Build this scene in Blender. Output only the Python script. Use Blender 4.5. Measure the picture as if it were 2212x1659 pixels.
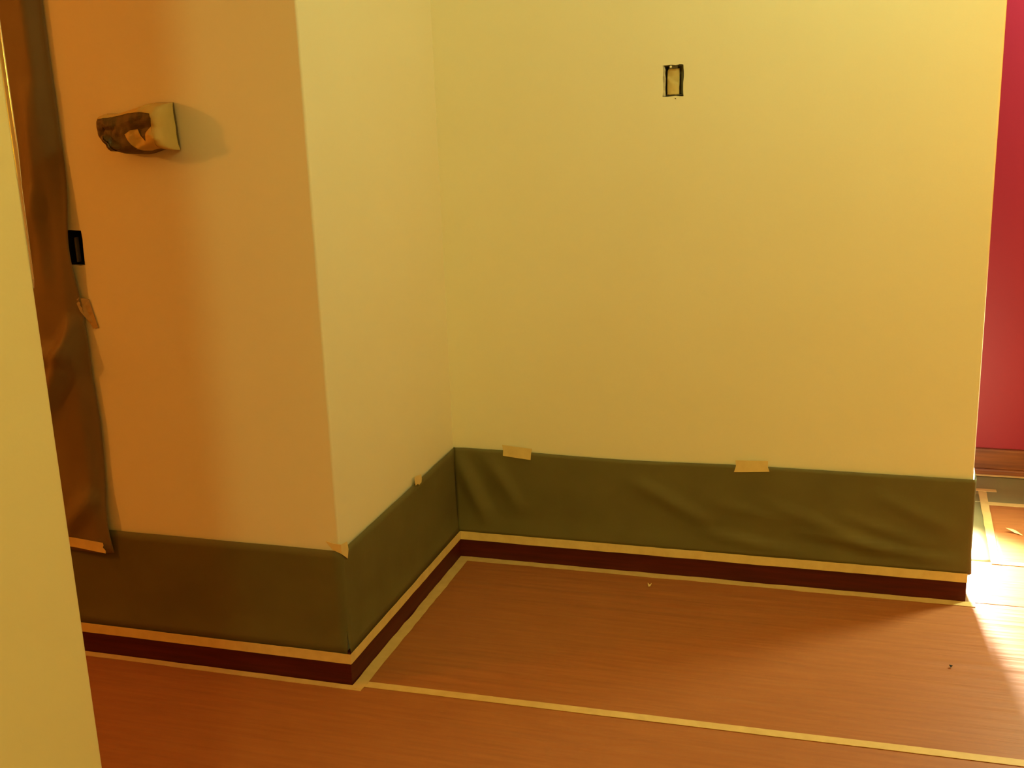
import bpy, bmesh, math, random
from mathutils import Vector, Matrix, noise
random.seed(4)
for o in list(bpy.data.objects): bpy.data.objects.remove(o)
S = bpy.context.scene
COL = S.collection

# ------------------------------------------------------------------ camera
F_PX, YAW, PITCH, ROLL = 2545.88, -0.3053, 0.2640, 0.0367
CAM = Vector((1.2267, -3.2614, 1.4948))
fwd = Vector((math.sin(YAW)*math.cos(PITCH), math.cos(YAW)*math.cos(PITCH), -math.sin(PITCH)))
rgt = Vector((math.cos(YAW), -math.sin(YAW), 0.0))
dwn = fwd.cross(rgt)
r2 = rgt*math.cos(ROLL) + dwn*math.sin(ROLL)
d2 = -rgt*math.sin(ROLL) + dwn*math.cos(ROLL)
cd = bpy.data.cameras.new('camera'); cam = bpy.data.objects.new('camera', cd); COL.objects.link(cam)
cd.sensor_width = 36.0; cd.lens = 36.0*F_PX/2212.0; cd.clip_start = 0.05
M = Matrix((( r2.x, -d2.x, -fwd.x), (r2.y, -d2.y, -fwd.y), (r2.z, -d2.z, -fwd.z))).to_4x4()
M.translation = CAM
cam.matrix_world = M
S.camera = cam

# ------------------------------------------------------------------ world, lamps, exposure
S.view_settings.view_transform = 'Standard'; S.view_settings.look = 'None'
S.view_settings.gamma = 1.0; S.view_settings.use_curve_mapping = False
S.view_settings.exposure = 0.0
w = bpy.data.worlds.new('world'); S.world = w; w.use_nodes = True
w.node_tree.nodes['Background'].inputs[0].default_value = (1.0, 0.8, 0.5, 1)
w.node_tree.nodes['Background'].inputs[1].default_value = 0.0

def lamp(name, kind, loc, color, watts, radius=0.05, aim=None, spot=None, blend=0.5):
    l = bpy.data.lights.new(name, kind); o = bpy.data.objects.new(name, l); COL.objects.link(o)
    l.color = color; l.energy = watts
    l.shadow_soft_size = radius
    o.location = loc
    if aim is not None:
        o.rotation_euler = (Vector(aim)-Vector(loc)).to_track_quat('-Z', 'Y').to_euler()
    if spot:
        l.spot_size = math.radians(spot); l.spot_blend = blend
    return o
# LAMPS
lamp('ceiling_bulb_light', 'POINT', (0.97, -3.4, 2.4), (1.000, 1.000, 0.257), 42.0, 0.05)   # above and behind the camera
lamp('hall_bulb_light', 'POINT', (-2.6, -2.2, 1.95), (1.000, 0.335, 0.034), 68.0, 0.06)   # tungsten bulb in the hall on the left
lamp('wall_top_fill_light', 'POINT', (1.4, -0.85, 2.45), (0.769, 1.000, 0.413), 20.8, 0.08)   # unseen fill added near the ceiling to brighten the long wall's top
lamp('right_fill_light', 'POINT', (2.4, -0.4, 1.6), (1.000, 0.484, 0.042), 28.5, 0.1)   # added fill out of view, brightens the long wall from the right
lamp('rear_fill_light', 'POINT', (1.2, -5.6, 0.9), (1.000, 0.551, 0.000), 81.6, 0.15)   # warm fill added low behind the camera, no lamp known there
lamp('side_room_light', 'SPOT', (2.05, 0.48, 1.0), (0.852, 1.000, 0.545), 88.0, 0.1, aim=(1.45, -0.1, 0.0), spot=96, blend=0.5)   # clamp lamp in the room beyond, aimed at the floor
lamp('red_wall_fill_light', 'SPOT', (2.35, 0.72, 2.4), (0.875, 0.792, 1.000), 240.0, 0.08, aim=(1.75, 1.085, 1.75), spot=62, blend=0.8)   # added spot that brightens the red wall's top, no known fixture
lamp('work_lamp_light', 'SPOT', (1.4, 0.75, 0.25), (1.000, 0.860, 0.614), 570.0, 0.055, aim=(1.64, -0.35, 0.0), spot=76, blend=0.9)   # work lamp on the floor behind the long wall
# ------------------------------------------------------------------ materials
def mat(name, color, rough=0.6, color2=None, nscale=8.0, nstretch=(1,1,1), detail=4.0, bump=0.0, bscale=60.0, bstretch=(1,1,1), metallic=0.0, spec=0.3, bdist=0.002):
    m = bpy.data.materials.new(name); m.use_nodes = True
    nt = m.node_tree; b = nt.nodes['Principled BSDF']
    b.inputs['Roughness'].default_value = rough; b.inputs['Metallic'].default_value = metallic
    b.inputs['Specular IOR Level'].default_value = spec
    tc = nt.nodes.new('ShaderNodeTexCoord')
    def nz(scale, stretch, det):
        mp = nt.nodes.new('ShaderNodeMapping'); mp.inputs['Scale'].default_value = stretch
        nt.links.new(tc.outputs['Object'], mp.inputs['Vector'])
        n = nt.nodes.new('ShaderNodeTexNoise'); n.inputs['Scale'].default_value = scale; n.inputs['Detail'].default_value = det
        nt.links.new(mp.outputs[0], n.inputs['Vector']); return n
    c2 = color2 or tuple(c*0.88 for c in color)
    n = nz(nscale, nstretch, detail)
    rp = nt.nodes.new('ShaderNodeValToRGB')
    rp.color_ramp.elements[0].position = 0.33; rp.color_ramp.elements[1].position = 0.67
    rp.color_ramp.elements[0].color = (*c2, 1); rp.color_ramp.elements[1].color = (*color, 1)
    nt.links.new(n.outputs['Fac'], rp.inputs['Fac']); nt.links.new(rp.outputs[0], b.inputs['Base Color'])
    if bump:
        n2 = nz(bscale, bstretch, 3.0)
        bp = nt.nodes.new('ShaderNodeBump'); bp.inputs['Strength'].default_value = bump; bp.inputs['Distance'].default_value = bdist
        nt.links.new(n2.outputs['Fac'], bp.inputs['Height']); nt.links.new(bp.outputs[0], b.inputs['Normal'])
    return m
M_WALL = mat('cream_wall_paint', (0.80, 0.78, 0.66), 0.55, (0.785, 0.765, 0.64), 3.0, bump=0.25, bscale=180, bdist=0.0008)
M_RED = mat('red_wall_paint', (0.25, 0.010, 0.022), 0.45, (0.24, 0.0095, 0.021), 3.0, bump=0.2, bscale=160, bdist=0.0008)
M_TAN = mat('tan_wall_paint', (0.50, 0.30, 0.13), 0.7, (0.47, 0.28, 0.12), 3.0)  # for unseen walls, coloured tan to cut green bounce light
M_CEIL = mat('ceiling_paint', (0.80, 0.79, 0.75), 0.8, bump=0.3, bscale=80)
M_SUB = mat('subfloor_wood', (0.30, 0.17, 0.08), 0.5, (0.20, 0.10, 0.05), 3.0, (1, 12, 1))
M_BASE = mat('mahogany_baseboard', (0.088, 0.011, 0.008), 0.5, (0.056, 0.007, 0.006), 6.0, (1, 1, 14), bump=0.1, bscale=40, spec=0.2)
M_OAK = mat('oak_baseboard', (0.20, 0.055, 0.008), 0.4, (0.12, 0.030, 0.005), 6.0, (1, 1, 20), bump=0.1, spec=0.4)
M_GREEN = mat('green_masking_paper', (0.136, 0.120, 0.046), 0.62, (0.118, 0.104, 0.040), 7.0, bump=0.25, bscale=25, bdist=0.003)
M_GREY = mat('grey_masking_paper', (0.23, 0.195, 0.095), 0.6, (0.20, 0.17, 0.082), 7.0, bump=0.2, bscale=25, bdist=0.002)
M_KRAFT = mat('brown_kraft_paper', (0.215, 0.155, 0.065), 0.6, (0.18, 0.125, 0.052), 5.0, bump=0.25, bscale=18, bdist=0.004)
M_ROSIN = mat('rosin_floor_paper', (0.34, 0.118, 0.036), 0.55, (0.295, 0.098, 0.030), 5.0, (1.2, 14, 1), bump=0.35, bscale=9, bstretch=(0.5, 9, 1), bdist=0.004)
M_TAPE = mat('masking_tape', (0.74, 0.60, 0.30), 0.55, (0.66, 0.52, 0.25), 30.0, bump=0.25, bscale=160, bdist=0.0008)
M_TAPED = mat('masking_tape_dull', (0.50, 0.36, 0.16), 0.6, (0.43, 0.30, 0.13), 30.0, bump=0.25, bscale=160, bdist=0.0008)
M_TAPEF = mat('masking_tape_over_floor', (0.62, 0.43, 0.18), 0.55, (0.55, 0.37, 0.15), 30.0, bump=0.25, bscale=160, bdist=0.0008)
M_TAPEW = mat('masking_tape_wrap', (0.60, 0.43, 0.13), 0.6, (0.54, 0.38, 0.115), 30.0, bump=0.25, bscale=120, bdist=0.0008)
M_WRAP = mat('brown_wrap_paper', (0.13, 0.085, 0.025), 0.6, (0.10, 0.065, 0.02), 18.0, bump=0.25, bscale=40, bdist=0.003)
M_STEEL = mat('galvanised_steel', (0.16, 0.155, 0.14), 0.45, (0.10, 0.10, 0.09), 30.0, metallic=0.4)
M_BRIGHT = mat('bright_steel', (0.85, 0.83, 0.75), 0.2, metallic=1.0)
M_ZINC = mat('zinc_screw', (0.88, 0.88, 0.80), 0.25, spec=0.8)
M_WALLN = mat('cream_wall_paint_dimmed', (0.72, 0.66, 0.45), 0.55, (0.70, 0.64, 0.435), 3.0, bump=0.25, bscale=180, bdist=0.0008)  # cream wall paint darkened to dim the light on the near wall
M_GYPSUM = mat('gypsum', (0.62, 0.60, 0.52), 0.9, (0.40, 0.38, 0.32), 60.0)
M_STUFF = mat('buff_paper', (0.66, 0.52, 0.22), 0.6, (0.56, 0.42, 0.17), 25.0, bump=0.2, bscale=60)
M_BLACK = mat('black_void', (0.012, 0.011, 0.008), 0.9)

# ------------------------------------------------------------------ helpers
def link(name, bm, m, parent=None, smooth=False):
    me = bpy.data.meshes.new(name); bm.normal_update(); bm.to_mesh(me); bm.free()
    for mm in (m if isinstance(m, (list, tuple)) else [m]): me.materials.append(mm)
    o = bpy.data.objects.new(name, me); COL.objects.link(o)
    if smooth:
        for p in me.polygons: p.use_smooth = True
    if parent: o.parent = parent
    return o
def tag(o, label, cat, group=None):
    o['label'] = label; o['category'] = cat
    if group: o['group'] = group
    return o
def struct(o, label=None):
    o['kind'] = 'structure'
    if label: o['label'] = label
    return o
def box_bm(x0, x1, y0, y1, z0, z1):
    bm = bmesh.new()
    v = [bm.verts.new((x, y, z)) for x in (x0, x1) for y in (y0, y1) for z in (z0, z1)]
    for f in ((0,1,3,2), (4,6,7,5), (0,4,5,1), (2,3,7,6), (0,2,6,4), (1,5,7,3)): bm.faces.new([v[i] for i in f])
    bmesh.ops.recalc_face_normals(bm, faces=bm.faces)
    return bm
def wall_box(name, x0, x1, y0, y1, z0, z1, m, round_at=(), r=0.006):
    bm = box_bm(x0, x1, y0, y1, z0, z1)
    es = []
    for e in bm.edges:
        a, b = e.verts[0].co, e.verts[1].co
        if abs(a.z-b.z) > 0.1 and any(abs(a.x-x) < 1e-5 and abs(a.y-y) < 1e-5 for x, y in round_at): es.append(e)
    if es: bmesh.ops.bevel(bm, geom=es, offset=r, segments=4, profile=0.5, affect='EDGES')
    return link(name, bm, m)
def cut(o, outline, y0, y1):
    """cut a jagged opening (list of x, z) through a wall between y0 and y1"""
    bm = bmesh.new()
    a = [bm.verts.new((x, y0, z)) for x, z in outline]; b = [bm.verts.new((x, y1, z)) for x, z in outline]
    bm.faces.new(a); bm.faces.new(b[::-1]); n = len(a)
    for i in range(n): bm.faces.new((a[i], b[i], b[(i+1) % n], a[(i+1) % n]))
    bmesh.ops.recalc_face_normals(bm, faces=bm.faces)
    c = link('cutter', bm, M_GYPSUM)
    md = o.modifiers.new('cut', 'BOOLEAN'); md.object = c; md.operation = 'DIFFERENCE'; md.solver = 'EXACT'
    try: md.material_mode = 'TRANSFER'
    except Exception: pass
    dg = bpy.context.evaluated_depsgraph_get(); dg.update()
    me = bpy.data.meshes.new_from_object(o.evaluated_get(dg), depsgraph=dg)
    o.modifiers.clear(); o.data = me
    bpy.data.objects.remove(c)
def sheet(name, fn, nu, nv, m, thick=0.0006, parent=None, smooth=True):
    """grid of fn(u, v), u and v in 0..1, given a real thickness"""
    bm = bmesh.new()
    g = [[bm.verts.new(fn(i/nu, j/nv)) for j in range(nv+1)] for i in range(nu+1)]
    for i in range(nu):
        for j in range(nv): bm.faces.new((g[i][j], g[i+1][j], g[i+1][j+1], g[i][j+1]))
    o = link(name, bm, m, parent, smooth)
    s = o.modifiers.new('thickness', 'SOLIDIFY'); s.thickness = thick; s.offset = 0.0
    return o
def patch(name, pts, to3d, normal, m, parent=None, cuts=0, thick=0.0008, lift=None):
    """an irregular outline (list of 2-D points) laid on a surface by to3d(p, height)"""
    bm = bmesh.new()
    vs = [bm.verts.new((p[0], p[1], 0)) for p in pts]
    f = bm.faces.new(vs)
    if cuts:
        bmesh.ops.triangulate(bm, faces=[f])
        for _ in range(cuts): bmesh.ops.subdivide_edges(bm, edges=bm.edges[:], cuts=1, use_grid_fill=True); bmesh.ops.triangulate(bm, faces=bm.faces[:])
    r = bmesh.ops.extrude_face_region(bm, geom=bm.faces[:])
    for v in [e for e in r['geom'] if isinstance(e, bmesh.types.BMVert)]: v.co.z = 1.0
    for v in bm.verts:
        p = (v.co.x, v.co.y)
        h = (lift(p) if lift else 0.0) + (thick if v.co.z > 0.5 else 0.0)
        v.co = to3d(p, h)
    bmesh.ops.recalc_face_normals(bm, faces=bm.faces)
    return link(name, bm, m, parent)
def nz2(x, y, s=0.0): return noise.noise(Vector((x, y, s)))

# ------------------------------------------------------------------ setting
W, D, H, T = 1.5088, 0.8259, 2.55, 0.12      # main wall length, step depth, room height, wall thickness
ZP, ZT, ZB = 0.361, 0.0862, 0.0593           # top of masking paper, top and lower edge of the tape on the baseboard
PB = 0.012                                   # baseboard thickness
struct(link('floor', box_bm(-3.2, 4.2, -6.2, 1.4, -0.10, -0.004), M_SUB))
struct(link('ceiling', box_bm(-3.2, 4.2, -6.2, 1.4, H, H+0.1), M_CEIL))
wb = struct(wall_box('wall_back', 0.0, W, 0.0, T, -0.004, H, M_WALL, [(W, 0.0), (W, T)]))
wr = struct(wall_box('wall_return', -T, 0.0, -D+0.0, 1.085, -0.004, H, M_WALL, [(0.0, -D)]))
wl = struct(wall_box('wall_left', -3.2, -T, -D, -D+T, -0.004, H, M_WALL))
struct(wall_box('wall_far', -0.12, 4.2, 1.085, 1.2, -0.004, H, M_RED))
NX, NY = 0.408, -2.27                        # far corner of the wall beside the camera
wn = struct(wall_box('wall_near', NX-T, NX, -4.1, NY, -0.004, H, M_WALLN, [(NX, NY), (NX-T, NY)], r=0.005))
struct(link('wall_front', box_bm(-3.2, 4.2, -6.2, -6.1, -0.004, H), M_TAN))
struct(link('wall_right', box_bm(4.1, 4.2, -6.1, 1.085, -0.004, H), M_TAN))
struct(link('wall_hall', box_bm(-3.2, -3.1, -6.1, -D, -0.004, H), M_TAN))

# openings for the electrical boxes
def jag(x0, x1, z0, z1, n, a):
    p = []
    for i in range(n): p.append((x0+(x1-x0)*i/n, z0))
    for i in range(n): p.append((x1, z0+(z1-z0)*i/n))
    for i in range(n): p.append((x1-(x1-x0)*i/n, z1))
    for i in range(n): p.append((x0, z1-(z1-z0)*i/n))
    return [(x+random.uniform(-a, a), z+random.uniform(-a, a)) for x, z in p]
cut(wb, jag(0.657, 0.713, 1.3985, 1.4805, 5, 0.0014), -0.02, 0.08)
cut(wl, jag(-0.682, -0.627, 1.058, 1.144, 4, 0.0012), -D-0.02, -D+0.08)

# baseboards with a small eased top
def baseboard(name, path, z1, m, label=None, th=PB, z0=-0.002):
    """path: plan points of the wall face, left to right; board stands proud to the right-hand side"""
    prof = [(0.0, z0), (th, z0), (th, z1-0.006), (th-0.0015, z1-0.002), (th-0.004, z1), (0.0, z1)]
    bm = bmesh.new(); n = len(path); rings = []
    for i, (x, y) in enumerate(path):
        a = Vector(path[max(i-1, 0)]); b = Vector(path[min(i+1, n-1)])
        ns = []
        if i > 0: d = (Vector(path[i])-a).normalized(); ns.append(Vector((d.y, -d.x)))
        if i < n-1: d = (b-Vector(path[i])).normalized(); ns.append(Vector((d.y, -d.x)))
        nn = sum(ns, Vector((0, 0))).normalized(); k = 1.0/max(nn.dot(ns[0]), 0.3)
        rings.append([bm.verts.new((x+nn.x*o*k, y+nn.y*o*k, z)) for o, z in prof])
    for i in range(n-1):
        for j in range(len(prof)):
            k = (j+1) % len(prof); bm.faces.new((rings[i][j], rings[i+1][j], rings[i+1][k], rings[i][k]))
    bm.faces.new(rings[0][::-1]); bm.faces.new(rings[-1])
    bmesh.ops.recalc_face_normals(bm, faces=bm.faces)
    return struct(link(name, bm, m), label)
ZBB = 0.088
baseboard('baseboard_left', [(-3.1, -D), (0.0, -D)], ZBB, M_BASE)
baseboard('baseboard_return', [(0.0, -D-PB), (0.0, -PB)], ZBB, M_BASE)
baseboard('baseboard_back', [(PB, 0.0), (W, 0.0)], ZBB, M_BASE)
baseboard('baseboard_far', [(0.0, 1.085), (4.1, 1.085)], 0.105, M_OAK, th=0.018)
baseboard('trim_1', [(0.0, 1.067), (4.1, 1.067)], 0.034, M_OAK, th=0.014)

# ------------------------------------------------------------------ floor paper
def rosin(name, x0, x1, ylo, yhi, nu, nv, label, seed):
    """ylo / yhi: functions of x giving the front and back edge"""
    def fn(u, v):
        x = x0+(x1-x0)*u; a, b = ylo(x), yhi(x); y = a+(b-a)*v
        env = min(1.0, min(y-a, b-y)/0.07, (x-x0)/0.06 + 0.05)
        z = 0.0005 + env*(0.0026*max(0, nz2(x*1.1+y*1.5, y*22, seed)) + 0.0010*nz2(x*3, y*55, seed+3)*(0.4+0.6*min(1, max(0, x/1.5))))
        return (x, y, max(z, 0.0002))
    o = sheet(name, fn, nu, nv, M_ROSIN, 0.0004)
    tag(o, label, 'floor paper', 'rosin paper sheets on the floor'); return o
SEAM = lambda x: -0.829+0.01275*x
rosin('floor_paper', 0.016, 3.4, lambda x: SEAM(x)-0.002, lambda x: -0.016, 150, 170, 'red-brown rosin paper sheet on the floor in front of the long cream wall', 1.0)
rosin('floor_paper', -2.6, 3.4, lambda x: -1.80, lambda x: SEAM(x)-0.003 if x > 0.03 else -0.846, 200, 140, 'red-brown rosin paper sheet nearest the camera, below the long seam tape', 5.0)
rosin('floor_paper', 1.612, 3.4, lambda x: 0.284, lambda x: 0.792, 70, 60, 'red-brown rosin paper sheet on the floor towards the red wall', 9.0)
rosin('floor_paper', 1.535, 3.4, lambda x: -0.0162, lambda x: 0.2838, 70, 40, 'brightly lit rosin paper sheet just past the end of the cream wall', 13.0)
o = sheet('floor_masking_paper', lambda u, v: (1.400+0.203*u, 0.2845+0.60*v, 0.0008+0.001*max(0, nz2(u*2, v*9, 2))), 8, 30, M_GREY, 0.0005)
tag(o, 'narrow grey masking paper strip on the floor beside the wall end', 'masking paper', 'grey masking paper on the floor')
o = sheet('floor_masking_paper', lambda u, v: (1.40+2.0*u, 0.800+0.245*v, 0.0008+(0.0012*max(0, nz2(u*7, v*6, 5)))+(0.010*max(0, v-0.62)/0.38)), 60, 20, M_GREY, 0.0005)
tag(o, 'grey masking paper on the floor along the foot of the red wall', 'masking paper', 'grey masking paper on the floor')

# ------------------------------------------------------------------ masking paper on the walls
def crease(s, z, s0, z0, s1, z1, wdt):
    ax, az = s1-s0, z1-z0; L2 = ax*ax+az*az
    t = max(0.0, min(1.0, ((s-s0)*ax+(z-z0)*az)/L2)); dx, dz = s-(s0+ax*t), z-(z0+az*t)
    return math.exp(-(dx*dx+dz*dz)/(wdt*wdt))*math.sin(math.pi*min(1.0, max(0.02, t)))**0.5
Z0 = ZT-0.004
def paper_left(u, v):
    x = -2.4+2.4*u; z = Z0+(ZP-Z0)*v
    if u == 1.0: x = 0.0055
    h = 0.002+0.003*(1+nz2(x*5, z*7, 1))*v + 0.004*crease(x, z, -0.30, 0.10, -0.02, 0.17, 0.02) + 0.003*(1-v)
    h *= min(1, v*6)
    return (x, -D-0.0030-h*0.6-(PB-0.0024)*max(0, 1-v*5), z)
def paper_return(u, v):
    y = -D+D*u; z = Z0+(ZP-Z0)*v
    h = 0.002+0.004*(1+nz2(y*6, z*6, 4))*v
    edge = min(1.0, u*14, (1-u)*14)
    h = h*edge+0.004*(1-edge)
    h *= min(1, v*6)
    return (0.0030+h*0.6+(PB-0.0024)*max(0, 1-v*5), y if 0 < u < 1 else (-D-0.006 if u == 0 else -0.004), z+0.002*nz2(y*9, 2)*v)
def paper_back(u, v):
    L = W-0.004; s = u*(L+0.11); z = Z0+(ZP-Z0)*v
    sag = -0.006*math.sin(math.pi*min(1, max(0, (s-0.2)/0.65)))*v
    h = 0.003+0.002*(1+nz2(s*5, z*5, 8))
    h += 0.016*crease(s, z, 0.00, ZP-0.01, 0.10, 0.12, 0.022) - 0.003*crease(s, z, 0.05, ZP-0.01, 0.15, 0.13, 0.016) + 0.012*crease(s, z, 0.10, ZP-0.02, 0.22, 0.16, 0.024)
    h += 0.011*crease(s, z, 0.55, 0.30, 0.80, 0.17, 0.022) + 0.010*crease(s, z, 0.95, 0.25, 1.30, 0.13, 0.018)
    h += 0.014*crease(s, z, 1.05, 0.17, 1.50, 0.110, 0.013) + 0.010*crease(s, z, 0.75, 0.15, 1.05, 0.10, 0.014) + 0.009*crease(s, z, 1.25, 0.30, 1.48, 0.20, 0.02)
    h += 0.006*crease(s, z, 0.80, 0.24, 1.05, 0.19, 0.016) + 0.008*crease(s, z, 1.15, 0.23, 1.42, 0.155, 0.014)
    h *= min(1, v*6)
    out = 0.003+h*0.75+(PB-0.0024)*max(0, 1-v*5)
    r = 0.008
    if s <= L: return (0.004+s, -out, z+sag)
    t = s-L; arc = r*math.pi/2
    if t < arc:
        a = t/r; return (W-r+0.004+ (r+out*0.6)*math.sin(a), -out+ (r)*(1-math.cos(a)), z)
    return (W-r+0.004+r+out*0.6, -out+r+t-arc, z)
o = sheet('masking_paper', paper_left, 120, 12, M_GREEN); tag(o, 'olive masking paper along the foot of the shorter wall at left, brown in orange light', 'masking paper', 'masking paper above the baseboards')
o = sheet('masking_paper', paper_return, 44, 12, M_GREEN); tag(o, 'olive masking paper on the short receding wall between the two corners', 'masking paper', 'masking paper above the baseboards')
o = sheet('masking_paper', paper_back, 170, 22, M_GREEN); tag(o, 'olive green creased masking paper along the foot of the long cream wall', 'masking paper', 'masking paper above the baseboards')

# brown kraft sheet hung on the left wall
KX = -0.642
def bell(z, c, w): return math.exp(-((z-c)/w)**2)
def kraft(u, v):
    z = 0.300+2.0*v; x = -1.75+(KX+1.75)*u
    k = max(0.0, (u-0.958)/0.042); k = k*k*(3-2*k)            # 0 inside, 1 at the free edge (last 4.5 cm)
    up = 1/(1+math.exp(-(z-1.28)/0.05))                     # above the box the edge curls back to the wall
    gap = bell(z, 1.10, 0.11)                               # beside the box the edge stands off and draws back
    edge = -0.013*gap - 0.004*up - 0.006*bell(z, 0.40, 0.10) + 0.004*bell(z, 0.66, 0.10) + 0.0025*nz2(z*7, 1.7)
    off = 0.008 + 0.005*(1+nz2(x*5, z*2.2, 3))*(1-k)
    off += (0.014*up+0.010)*(1-k)*max(0, 1-(1-u)*4)
    off += k*(0.010*gap + 0.010*bell(z, 0.38, 0.09) - 0.004*up)
    off += 0.030*crease(x, z, -0.80, 0.66, -0.655, 0.93, 0.024)*(1-0.6*k) + 0.022*crease(x, z, -0.88, 0.80, -0.68, 0.85, 0.020) + 0.02*crease(x, z, -0.86, 0.98, -0.72, 1.25, 0.03)
    off += 0.018*crease(x, z, -0.80, 0.34, -0.67, 0.47, 0.026) + 0.016*crease(x, z, -0.74, 1.0, -0.70, 1.5, 0.022)
    return (x+edge*k, -D-off, z)
o = sheet('paper_sheet', kraft, 150, 150, M_KRAFT, 0.0006)
tag(o, 'wrinkled brown kraft paper sheet hung on the wall behind the near wall edge', 'paper sheet')

# ------------------------------------------------------------------ masking tape
G_TOP, G_FLOOR, G_TAB = 'tape along the tops of the baseboards', 'tape on the floor paper', 'short tape pieces holding paper to walls'
def strip(name, fn, n, m=M_TAPE, wob=0.0012, seed=0.0, thick=0.0009):
    """tape strip: fn(s, t) gives the point; s runs along, t = 0/1 across; wobbling hand-torn edges"""
    bm = bmesh.new(); rows = []
    for i in range(n+1):
        s = i/n
        a = fn(s, 0.0+wob_n(s, seed, wob)); b = fn(s, 1.0+wob_n(s, seed+7, wob)); c = fn(s, 0.5)
        rows.append([bm.verts.new(p) for p in (a, c, b)])
    for i in range(n):
        for j in range(2): bm.faces.new((rows[i][j], rows[i+1][j], rows[i+1][j+1], rows[i][j+1]))
    bmesh.ops.recalc_face_normals(bm, faces=bm.faces)
    o = link(name, bm, m)
    sd = o.modifiers.new('thickness', 'SOLIDIFY'); sd.thickness = thick; sd.offset = 0.0
    return o
def wob_n(s, seed, a): return a/0.027*(nz2(s*9, seed)+0.6*nz2(s*31, seed+3))*1.3
zt = lambda t: ZB+(ZT-ZB)*t
PT = PB+0.0022
o = strip('masking_tape', lambda s, t: (-2.4+(2.4+PT)*s, -D-PT, zt(t)), 60, seed=1); tag(o, 'cream tape along the top of the dark baseboard under the left masking paper', 'tape', G_TOP)
o = strip('masking_tape', lambda s, t: (PT, -D-PT+0.001+(D-0.001)*s, zt(t)), 30, seed=2); tag(o, 'cream tape along the top of the dark baseboard on the short receding wall', 'tape', G_TOP)
o = strip('masking_tape', lambda s, t: (PT+0.001+(W-PT)*s, -PT, zt(t)), 60, seed=3); tag(o, 'cream tape along the top of the dark baseboard under the long cream wall', 'tape', G_TOP)

fz = 0.0016
o = strip('floor_tape', lambda s, t: (-2.4+2.445*s, -D-PB-0.003-0.022*t, fz), 60, M_TAPEF, seed=4, wob=0.002); tag(o, 'floor tape along the foot of the baseboard at left, ending at outer corner', 'tape', G_FLOOR)
o = strip('floor_tape', lambda s, t: (PB+0.002+0.032*t, -D-0.030+(D+0.014)*s, fz+0.0008), 30, M_TAPEF, seed=5, wob=0.002); tag(o, 'wide floor tape running back along the short receding wall', 'tape', G_FLOOR)
o = strip('floor_tape', lambda s, t: (PB+0.012+(W+0.012-PB)*s, -PB-0.002-0.029*t, fz), 60, M_TAPEF, seed=6, wob=0.0025); tag(o, 'floor tape along the baseboard foot of the long cream wall', 'tape', G_FLOOR)
o = strip('floor_tape', lambda s, t: (0.046+3.3*s, -0.816+0.0195*3.3/1.53*s-0.026*t, fz+0.0004), 60, M_TAPEF, seed=8, wob=0.0012); tag(o, 'long straight tape over the seam between two floor paper sheets', 'tape', G_FLOOR)
o = strip('floor_tape', lambda s, t: (1.5985+0.007*s+0.026*t, 0.27+0.65*s, fz+0.0006), 20, M_TAPEF, seed=9); tag(o, 'floor tape running towards the red wall beside the wall end', 'tape', G_FLOOR)
o = strip('floor_tape', lambda s, t: (1.560+0.105*s, 0.905+0.024*t, fz+0.0018), 6, M_TAPEF, seed=10); tag(o, 'short tape piece crossing the end of the tape beside the wall end', 'tape', G_FLOOR)
o = strip('floor_tape', lambda s, t: (1.628+1.7*s, 0.803-0.028*t, fz+0.0004), 20, M_TAPEF, seed=11); tag(o, 'floor tape between rosin paper and grey paper before the red wall', 'tape', G_FLOOR)
o = strip('floor_tape', lambda s, t: (1.618+1.7*s, 0.296-0.026*t, fz+0.0004), 20, M_TAPEF, seed=12); tag(o, 'floor tape across the rosin paper at the edge of the bright light', 'tape', G_FLOOR)
o = strip('floor_tape', lambda s, t: (1.40+2.0*s, 1.040+0.010*t, 0.013+0.002*t), 20, M_TAPEF, seed=13); tag(o, 'thin pale tape along the foot of the brown baseboard under the red wall', 'tape', G_FLOOR)

def on_back(off=0.0085):  return lambda p, h: Vector((p[0], -off-h, p[1]))
def on_left(off):  return lambda p, h: Vector((p[0], -D-off-h, p[1]))
def on_ret(off=0.0095):   return lambda p, h: Vector((off+h, p[0], p[1]))
o = patch('tape_tab', [(0.163, 0.379), (0.205, 0.3755), (0.257, 0.372), (0.2535, 0.352), (0.252, 0.336), (0.215, 0.339), (0.164, 0.344), (0.1655, 0.36)], on_back(), None, M_TAPE)
tag(o, 'tape piece on the long wall paper nearer the inner corner', 'tape', G_TAB)
o = patch('tape_tab', [(0.867, 0.3755), (0.91, 0.377), (0.959, 0.379), (0.9585, 0.362), (0.9635, 0.347), (0.91, 0.3425), (0.863, 0.339), (0.8685, 0.358)], on_back(), None, M_TAPE)
tag(o, 'tape piece on the long wall paper nearer the wall end', 'tape', G_TAB)
o = patch('tape_tab', [(-0.349, 0.382), (-0.33, 0.381), (-0.297, 0.374), (-0.294, 0.362), (-0.299, 0.350), (-0.318, 0.349), (-0.325, 0.3555), (-0.343, 0.356)], on_ret(), None, M_TAPE)
tag(o, 'small tape piece on the top edge of the short receding wall paper', 'tape', G_TAB)
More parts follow.
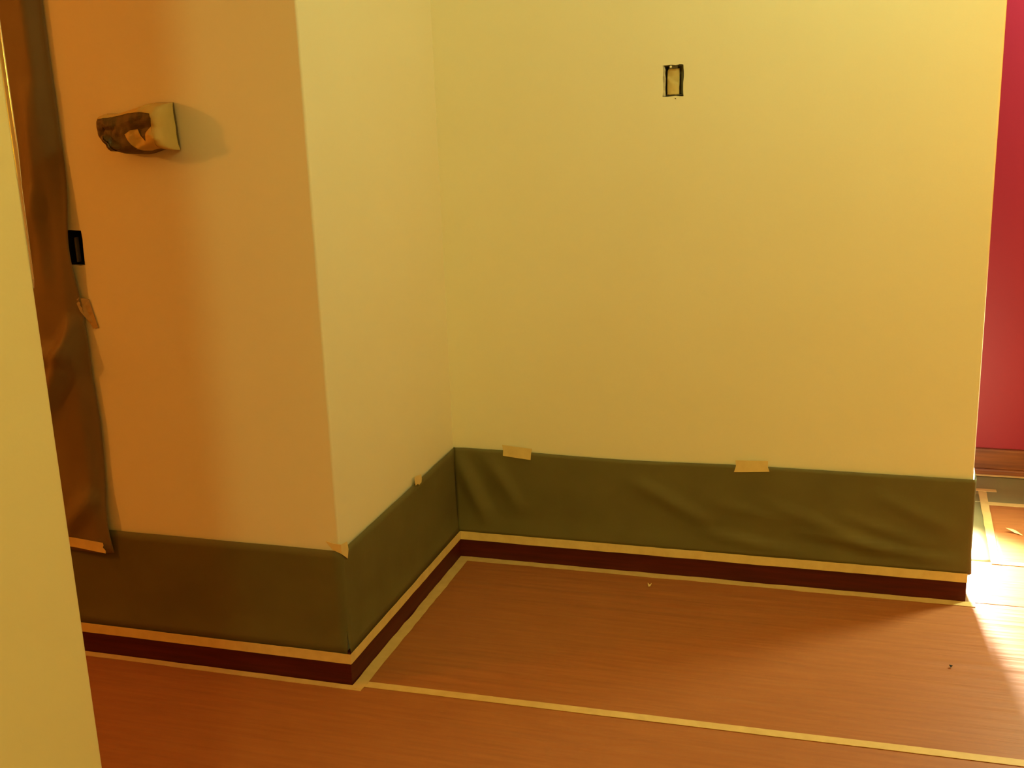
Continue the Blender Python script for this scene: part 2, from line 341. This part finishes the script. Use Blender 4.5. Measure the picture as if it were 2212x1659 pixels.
# tape folded round the outer corner
bm = bmesh.new()
lft = [(-0.030, 0.388), (-0.022, 0.371), (-0.010, 0.366)]
e = 0.0085
pts = [(-0.032, -D-e, 0.386), (-0.010, -D-e, 0.381), (e, -D-e, 0.380), (e, -D+0.026, 0.374), (e, -D+0.030, 0.352), (e, -D+0.022, 0.330), (e, -D-e, 0.355), (-0.014, -D-e, 0.364)]
vs = [bm.verts.new(p) for p in pts]
bm.faces.new((vs[0], vs[1], vs[7])); bm.faces.new((vs[1], vs[2], vs[6], vs[7])); bm.faces.new((vs[2], vs[3], vs[4], vs[6])); bm.faces.new((vs[4], vs[5], vs[6]))
o = link('tape_tab', bm, M_TAPE); sd = o.modifiers.new('thickness', 'SOLIDIFY'); sd.thickness = 0.0009
tag(o, 'pointed tape piece folded round the outer wall corner', 'tape', G_TAB)
o = patch('tape_tab', [(-0.660, 0.970), (-0.651, 0.979), (-0.629, 0.974), (-0.621, 0.940), (-0.612, 0.903), (-0.626, 0.899), (-0.640, 0.926), (-0.651, 0.945)], on_left(0.012), None, M_TAPED, cuts=1, lift=lambda p: -0.010*max(0, min(1, (p[0]+0.650)/0.018)))
tag(o, 'darker tape piece holding the side edge of the brown paper sheet', 'tape', G_TAB)
o = patch('tape_tab', [(-0.84, 0.343), (-0.75, 0.338), (-0.667, 0.331), (-0.6655, 0.324), (-0.669, 0.318), (-0.661, 0.309), (-0.662, 0.302), (-0.75, 0.311), (-0.84, 0.317)], on_left(0.0245), None, M_TAPE)
tag(o, 'tape strip across the bottom of the brown paper sheet', 'tape', G_TAB)

# ------------------------------------------------------------------ electrical boxes
def empty(name, loc):
    o = bpy.data.objects.new(name, None); o.empty_display_size = 0.05; COL.objects.link(o); o.location = loc; return o
def open_box(x0, x1, y0, y1, z0, z1, th=0.0015):
    bm = bmesh.new()
    for b in ((x0, x0+th, y0, y1, z0, z1), (x1-th, x1, y0, y1, z0, z1), (x0, x1, y0, y1, z0, z0+th), (x0, x1, y0, y1, z1-th, z1), (x0, x1, y1-th, y1, z0, z1)):
        t = box_bm(*b); me = bpy.data.meshes.new('t'); t.to_mesh(me); t.free(); bm.from_mesh(me); bpy.data.meshes.remove(me)
    return bm
def rel(o, root):
    o.parent = root; o.matrix_parent_inverse = Matrix.Translation(-Vector(root.location)); return o
def screw_bm(x, y, z, r):
    bm = bmesh.new()
    bmesh.ops.create_uvsphere(bm, u_segments=12, v_segments=6, radius=r, matrix=Matrix.Translation((x, y, z)) @ Matrix.Diagonal((1, 0.55, 1, 1)))
    t = box_bm(x-r*0.85, x+r*0.85, y-r*0.62, y-r*0.3, z-r*0.13, z+r*0.13); me = bpy.data.meshes.new('t'); t.to_mesh(me); t.free(); bm.from_mesh(me); bpy.data.meshes.remove(me)
    return bm
bx = empty('electrical_box', (0.685, 0.008, 1.399))
tag(bx, 'open electrical box set in the long cream wall, stuffed with buff paper', 'electrical box')
rel(link('metal_box', open_box(0.6605, 0.7105, 0.012, 0.072, 1.4005, 1.4785), M_STEEL), bx)
# wad of buff paper: a folded panel with a diagonal crease
def wad(u, v):
    x = 0.6675+0.0325*u; z = 1.4025+0.0685*v
    if v > 0.9: x += 0.004*(1-u)*(v-0.9)*10
    y = 0.010+0.010*abs(u-0.55)**2+0.0022*math.tanh((v-0.52+0.35*(u-0.5))*25)+0.0012*nz2(u*3, v*6, 3)+0.004*max(0, u-0.75)
    return (x, y, z+0.0012*nz2(u*6, v*2))
rel(sheet('paper_wad', wad, 14, 24, M_STUFF, 0.001), bx)
rel(patch('lit_side_lip', [(0.6572, 1.401), (0.6600, 1.3990), (0.6640, 1.3985), (0.6632, 1.42), (0.6650, 1.445), (0.6628, 1.458), (0.6640, 1.467), (0.6600, 1.479), (0.6575, 1.478), (0.6590, 1.45), (0.6578, 1.425)], lambda p, h: Vector((p[0], 0.004-h, p[1])), None, M_GYPSUM, thick=0.003), bx)  # pale lip added in place of the opening's lit left side
rel(link('mounting_ear', box_bm(0.6735, 0.6965, 0.006, 0.0075, 1.4715, 1.4805), M_STEEL), bx)
rel(link('screw', screw_bm(0.6785, 0.0020, 1.4755, 0.0032), M_ZINC), bx)
rel(link('screw', screw_bm(0.688, 0.0055, 1.4772, 0.0020), M_STEEL), bx)
# chipped plaster flecks below the box
o = patch('paint_chip', [(0.6885, 1.394), (0.6915, 1.3935), (0.694, 1.391), (0.6915, 1.3905)], on_back(0.0002), None, M_BLACK)
tag(o, 'tiny dark chip on the cream wall just under the electrical box', 'paint chip')
bx = empty('electrical_box', (-0.66, -D+0.01, 1.06))
tag(bx, 'dark open electrical box half hidden by the brown paper sheet edge', 'electrical box')
rel(link('metal_box', open_box(-0.679, -0.630, -D+0.012, -D+0.072, 1.061, 1.141), M_BLACK), bx)  # box coloured near black for the shade inside it
rel(link('mounting_ear', box_bm(-0.6490, -0.6445, -D-0.0015, -D+0.010, 1.066, 1.126), M_STEEL), bx)

# ------------------------------------------------------------------ wrapped wall fitting
X0, X1, ZL, ZH = -0.510, -0.329, 1.330, 1.440
root = empty('wrapped_wall_light', (-0.42, -D, 1.335))
tag(root, 'wall light fitting wrapped in crumpled brown paper and tape, on the left wall', 'wall light')
def prot(u, v):
    """stand-off from the wall over the fitting (u along, v up)"""
    e = 1-abs(2*u-1)**12; f = 1-abs(2*v-1)**5
    return 0.004+0.072*max(0.0, e)**0.40*max(0.0, f)**0.36
def wrap_pt(u, v, h=0.0):
    zb = ZL + 0.006*math.sin(u*9) + (0.010 if 0.18 < u < 0.30 else 0.0)
    zh = ZH-0.022*(1-min(1, max(0, (u-0.25)/0.5)))
    x = X0+(X1-X0)*u + 0.020*(1-v)*max(0, 0.25-u)/0.25 + 0.006*(1-v)*u
    z = zb+(zh-zb)*v
    p = prot(u, v) + 0.010*nz2(u*5, v*3, 2)*min(1, prot(u, v)*20) + 0.0035*nz2(u*11, v*7, 6)*min(1, prot(u, v)*20)
    p += 0.010*crease(u, v, 0.10, 0.45, 0.45, 0.0, 0.07) - 0.012*crease(u, v, 0.02, 0.35, 0.22, 0.0, 0.08)
    return Vector((x, -D-max(p, 0.001)-h, z))
def wrap_to(p, h): return wrap_pt(p[0], p[1], 0.0012+h)
rel(sheet('paper_wrap', lambda u, v: wrap_pt(u, v), 48, 26, M_WRAP, 0.0007, smooth=False), root)
rel(patch('tape_end', [(0.91, 0.02), (0.95, 0.0), (1.0, 0.0), (1.0, 0.5), (1.0, 1.0), (0.95, 1.0), (0.88, 1.0), (0.885, 0.82), (0.905, 0.70), (0.885, 0.52), (0.905, 0.3)], wrap_to, None, M_TAPEW, cuts=4), root)
rel(patch('tape_top', [(0.03, 0.90), (0.30, 0.91), (0.55, 0.90), (0.75, 0.84), (0.885, 0.80), (0.885, 1.0), (0.5, 1.0), (0.25, 1.0), (0.03, 1.0)], wrap_to, None, M_TAPEW, cuts=4), root)
rel(patch('tape_patch', [(0.50, 0.48), (0.58, 0.54), (0.67, 0.52), (0.71, 0.36), (0.78, 0.22), (0.80, 0.40), (0.88, 0.52), (0.905, 0.3), (0.90, 0.04), (0.76, 0.02), (0.70, 0.06), (0.61, 0.18), (0.55, 0.32)], wrap_to, None, M_TAPEW, cuts=4), root)
rel(patch('lit_fold', [(0.12, 0.36), (0.18, 0.38), (0.25, 0.26), (0.33, 0.12), (0.36, 0.03), (0.27, 0.03), (0.18, 0.10), (0.13, 0.22)], lambda p, h: wrap_pt(p[0], p[1], 0.003+h+0.008*(p[0]-0.12)), None, M_KRAFT, cuts=3), root)  # light on the fold put in as a paler brown than the wrap

# ------------------------------------------------------------------ polished strip added on the near wall edge for a bright line
bm = bmesh.new()
z0, z1 = 1.292, 2.5
ring = []
for z, k in ((z0, 0.15), (z0+0.01, 0.35), (z0+0.10, 0.6), (z0+0.14, 1.0), (z1, 1.0)):
    ring.append([bm.verts.new((NX-0.0025+0.0042*k*math.cos(a), NY+0.001+0.0042*k*math.sin(a), z)) for a in [math.pi*2*i/16 for i in range(16)]])
for i in range(len(ring)-1):
    for j in range(16): bm.faces.new((ring[i][j], ring[i][(j+1) % 16], ring[i+1][(j+1) % 16], ring[i+1][j]))
bm.faces.new(ring[0][::-1]); bm.faces.new(ring[-1])
o = link('glint_strip', bm, M_BRIGHT, smooth=True); struct(o)

# ------------------------------------------------------------------ crumbs on the floor
def scrap(name, c, pts, m, label, curl=0.006):
    bm = bmesh.new()
    vs = [bm.verts.new((c[0]+x, c[1]+y, 0.0035+curl*h)) for x, y, h in pts]
    f = bm.faces.new(vs); bmesh.ops.poke(bm, faces=[f])
    o = link(name, bm, m); sd = o.modifiers.new('thickness', 'SOLIDIFY'); sd.thickness = 0.0008
    return tag(o, label, 'scrap')
scrap('tape_scrap', (0.633, -0.107), [(-0.006, 0.005, 1.2), (0.001, 0.003, 0.2), (0.006, 0.006, 1.0), (0.003, -0.004, 0.1), (-0.001, -0.010, 0.3), (-0.003, -0.002, 0)], M_TAPE, 'tiny pale tape scrap on the floor paper in front of the baseboard')
scrap('tape_scrap', (1.684, 0.535), [(-0.022, 0.006, 1.8), (0.0, 0.014, 0.8), (0.010, 0.008, 0.4), (0.026, -0.020, 0.0), (0.004, -0.006, 0.2)], M_TAPE, 'curled tape scrap lying on rosin paper towards the red wall')
scrap('paper_crumb', (1.451, -0.409), [(-0.004, 0.002, 0.6), (0.001, 0.005, 0.3), (0.005, 0.0, 0.5), (0.0, -0.005, 0.0)], M_BLACK, 'tiny dark crumb on the floor paper inside the bright light')
